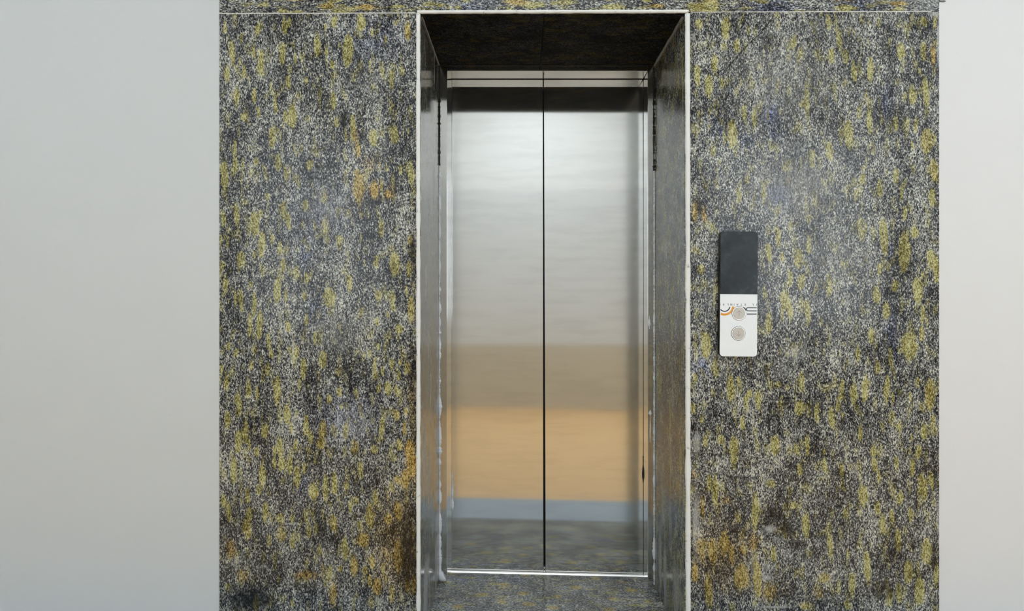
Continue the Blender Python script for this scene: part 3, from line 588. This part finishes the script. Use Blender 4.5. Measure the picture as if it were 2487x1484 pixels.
corner_seal('sealant_bead', 1588.0, 165, 415, 2.1, [(250, 8, 4), (320, 8, 4), (404, 5, 5)], M['darkseal'], 'black sealant line beside the upper part of the right jamb', 5, -1)
corner_seal('sealant_bead', 1588.8, 415, 1420, 1.6,
            [(600, 40, 2.2), (772, 18, 4), (800, 14, 3.5), (868, 5, 4), (915, 14, 3.5), (975, 12, 3.0), (1046, 16, 3.6), (1110, 20, 3.2), (1165, 18, 4.2), (1235, 10, 3), (1330, 34, 6), (1378, 10, 5)], M['silicone'],
            'thin white silicone line running down beside the right jamb', 6, -1)
corner_seal('sealant_drip', 1099.2, 1148, 1243, .8, [(1190, 24, 2.6), (1222, 16, 4.2)], M['silicone'], 'short white silicone drip between left jamb and left door leaf', 8, 1, ydepth=.5435, thick=.3)
corner_seal('sealant_drip', 1577.0, 768, 800, .8, [(783, 12, 5)], M['silicone'], 'small white silicone dab on the right jamb at button height', 9, 1, thick=.25)
corner_seal('sealant_drip', 1579.0, 995, 1075, .7, [(1002, 6, 5), (1040, 30, 2)], M['silicone'], 'small white silicone streak on the right jamb below the dab', 10, 1, thick=.25)
corner_seal('paint_drip', 1561.6, 1108, 1172, .6, [(1148, 20, 3.2)], M['darkseal'], 'short black sealant patch between right door leaf and right jamb', 12, 1, ydepth=.5435, thick=.3)

# ------------------------------------------------------------------ call panel
PY = -.022
KP = (PY - CAM_Y) / FPX
pcx, pcz = X(1794.5, PY), Z(714, PY)
panel = empty('call_panel', (pcx, 0, pcz), 'slim lift call panel, black display above a white plate with two round buttons', 'call panel', rot=(0, math.radians(.45), 0))
hx, hz = 45.6 * KP, 152.2 * KP
obj('mounting_plate', prism(bmesh.new(), rrect(-hx + .006, hx - .006, -hz + .006, hz - .006, .009), -.0004, .0), M['case'], panel)
obj('housing', prism(bmesh.new(), rrect(-hx, hx, -hz, hz, .0125), -.0195, -.0004), M['case'], panel, bevel=.0008)
obj('display', prism(bmesh.new(), rrect(-hx + .0004, hx - .0004, -.0006, hz - .0004, .0122, which=(0, 0, 1, 1)), PY, -.0195), M['black'], panel, bevel=.0006)['label'] = 'black display'
obj('face_plate', prism(bmesh.new(), rrect(-hx + .0004, hx - .0004, -hz + .0004, -.0010, .0122, which=(1, 1, 0, 0)), PY, -.0195), M['plate'], panel, bevel=.0005)['label'] = 'white plate'
q = lambda x, y: ((1720 + x / 8.243 - 1794.5) * KP, (714 - (700 + y / 8.244)) * KP)      # crop pixel to panel coordinates
def disc(bm, cx, cz, r, y0, y1, n=40): return prism(bm, [(cx + r * math.cos(2 * math.pi * k / n), cz + r * math.sin(2 * math.pi * k / n)) for k in range(n)], y0, y1)
def annulus(bm, cx, cz, r0, r1, y0, y1, a0=0, a1=360, n=40):
    full = abs(a1 - a0) >= 360
    rows = []
    for k in range(n + (0 if full else 1)):
        a = math.radians(a0 + (a1 - a0) * k / n); c, s = math.cos(a), math.sin(a)
        rows.append([bm.verts.new((cx + r * c, y, cz + r * s)) for r, y in ((r0, y0), (r1, y0), (r1, y1), (r0, y1))])
    m = len(rows)
    for k in range(m if full else m - 1):
        A, B = rows[k], rows[(k + 1) % m]
        for j in range(4): bm.faces.new([A[j], A[(j + 1) % 4], B[(j + 1) % 4], B[j]])
    if not full: bm.faces.new(rows[0]); bm.faces.new(list(reversed(rows[-1])))
    return bm
def bar(bm, p, r, w, y0, y1):
    p, r = Vector(p), Vector(r); d = (r - p).normalized(); nn = Vector((-d.y, d.x)) * w / 2
    return prism(bm, [tuple(p + nn), tuple(p - nn), tuple(r - nn), tuple(r + nn)], y0, y1)
for (bxx, byy, s) in ((618, 503, 1), (610, 905, -1)):
    cx, cz = q(bxx, byy)
    b = obj('button', disc(bmesh.new(), cx, cz, 14.2 * KP, PY - .0024, PY + .0005), M['button'], panel, bevel=.0006)
    b['label'] = 'up button' if s > 0 else 'down button'
    obj('button_ring', annulus(bmesh.new(), cx, cz, 14.6 * KP, 16.6 * KP, PY - .0016, PY + .0005), M['ring'], b, bevel=.0003)
    obj('button_gap', annulus(bmesh.new(), cx, cz, 16.6 * KP, 17.4 * KP, PY - .0004, PY + .0005), M['groove'], b)
    bm = bmesh.new(); w = .0012; y0, y1 = PY - .0027, PY - .0022
    bar(bm, (cx, cz - s * 6.2 * KP), (cx, cz + s * 6.5 * KP), w, y0, y1)
    bar(bm, (cx - 6 * KP, cz + s * .6 * KP), (cx + .3 * KP, cz + s * 6.6 * KP), w, y0 - .00005, y1 - .0001)
    bar(bm, (cx + 6 * KP, cz + s * .6 * KP), (cx + .0 * KP, cz + s * 6.4 * KP), w, y0 + .00006, y1 - .0001)
    obj('arrow', bm, M['arrow'], b)
# printing on the protective film, upside down
def glyph(ch, cx, cz, h, clipx=None):
    cu = bpy.data.curves.new('t', 'FONT'); cu.body = ch; cu.size = h / .7; cu.align_x = 'CENTER'; cu.extrude = .0001; cu.offset = .00022
    to = bpy.data.objects.new('t', cu); C.objects.link(to)
    bpy.context.view_layer.update()
    me = bpy.data.meshes.new_from_object(to.evaluated_get(bpy.context.evaluated_depsgraph_get()))
    bpy.data.objects.remove(to); bpy.data.curves.remove(cu)
    out = []
    for v in me.vertices:                        # turned upside down in the panel plane
        out.append((cx - v.co.x, PY - .0001 - v.co.z, cz - (v.co.y - h / 2)))
    fs = [tuple(p.vertices) for p in me.polygons]; bpy.data.meshes.remove(me)
    return out, fs
bm = bmesh.new()
for ch, gx in (('S', 238), ('E', 310), ('L', 398), ('N', 465), ('I', 521), ('A', 585), ('T', 664), ('S', 744), ('L', 897), ('E', 972)):
    cx, cz = q(gx, 330)
    vs, fs = glyph(ch, cx, cz, 4.6 * KP)
    vv = [bm.verts.new((min(max(a, -hx + .0006), hx - .0006), b, c)) for a, b, c in vs]
    for f in fs:
        try: bm.faces.new([vv[i] for i in f])
        except ValueError: pass
obj('lettering', bm, M['ink'], panel)['label'] = 'small upside-down dark lettering'
U = 8.243
y0, y1 = PY - .0003, PY + .0002
cx, cz = q(330, 360)
s = KP / U
obj('print_arc', annulus(bmesh.new(), cx, cz, 150 * s, 190 * s, y0, y1, -116, -2, 30), M['orange'], panel)['label'] = 'orange printed arc'
obj('print_arc', annulus(bmesh.new(), cx, cz, 94 * s, 116 * s, y0, y1, -140, -8, 26), M['navy'], panel)['label'] = 'navy printed arc'
bm = bmesh.new()
bar(bm, q(800, 388), q(974, 388), 20 * s, y0, y1); bar(bm, q(800, 452), q(974, 452), 20 * s, y0, y1); bar(bm, q(778, 516), q(974, 516), 20 * s, y0, y1)
a, b = q(800, 420); annulus(bm, a, b, 22 * s, 42 * s, y0, y1, 90, 270, 16)
obj('print_logo', bm, M['ink'], panel)['label'] = 'dark grey printed letter shape'
bm = bmesh.new(); a, b = q(690, 455); annulus(bm, a, b, 58 * s, 80 * s, y0, y1, 8, 88, 14)
obj('print_arc', bm, M['ink'], panel)['label'] = 'dark grey printed curve behind the up button'

# ------------------------------------------------------------------ camera and view
cam = bpy.data.cameras.new('camera'); co = bpy.data.objects.new('camera', cam); C.objects.link(co)
co.location = (0, CAM_Y, CAM_Z); co.rotation_euler = (math.radians(90), 0, 0)
cam.sensor_width = 36; cam.lens = 36 * FPX / W_IMG
cam.shift_x = (W_IMG / 2 - VX) / W_IMG; cam.shift_y = (VY - H_IMG / 2) / W_IMG
cam.clip_start = .05
sc.camera = co
w = bpy.data.worlds.new('world'); sc.world = w; w.use_nodes = True
w.node_tree.nodes['Background'].inputs[0].default_value = (.8, .85, .9, 1); w.node_tree.nodes['Background'].inputs[1].default_value = .3
sc.view_settings.view_transform = 'Standard'; sc.view_settings.look = 'None'
sc.view_settings.gamma = 1; sc.view_settings.exposure = 0; sc.view_settings.use_curve_mapping = False
sc.cycles.max_bounces = 7; sc.cycles.diffuse_bounces = 4; sc.cycles.glossy_bounces = 4; sc.cycles.use_adaptive_sampling = True; sc.cycles.adaptive_threshold = .1; sc.cycles.adaptive_min_samples = 16
sc.cycles.sample_clamp_indirect = 6
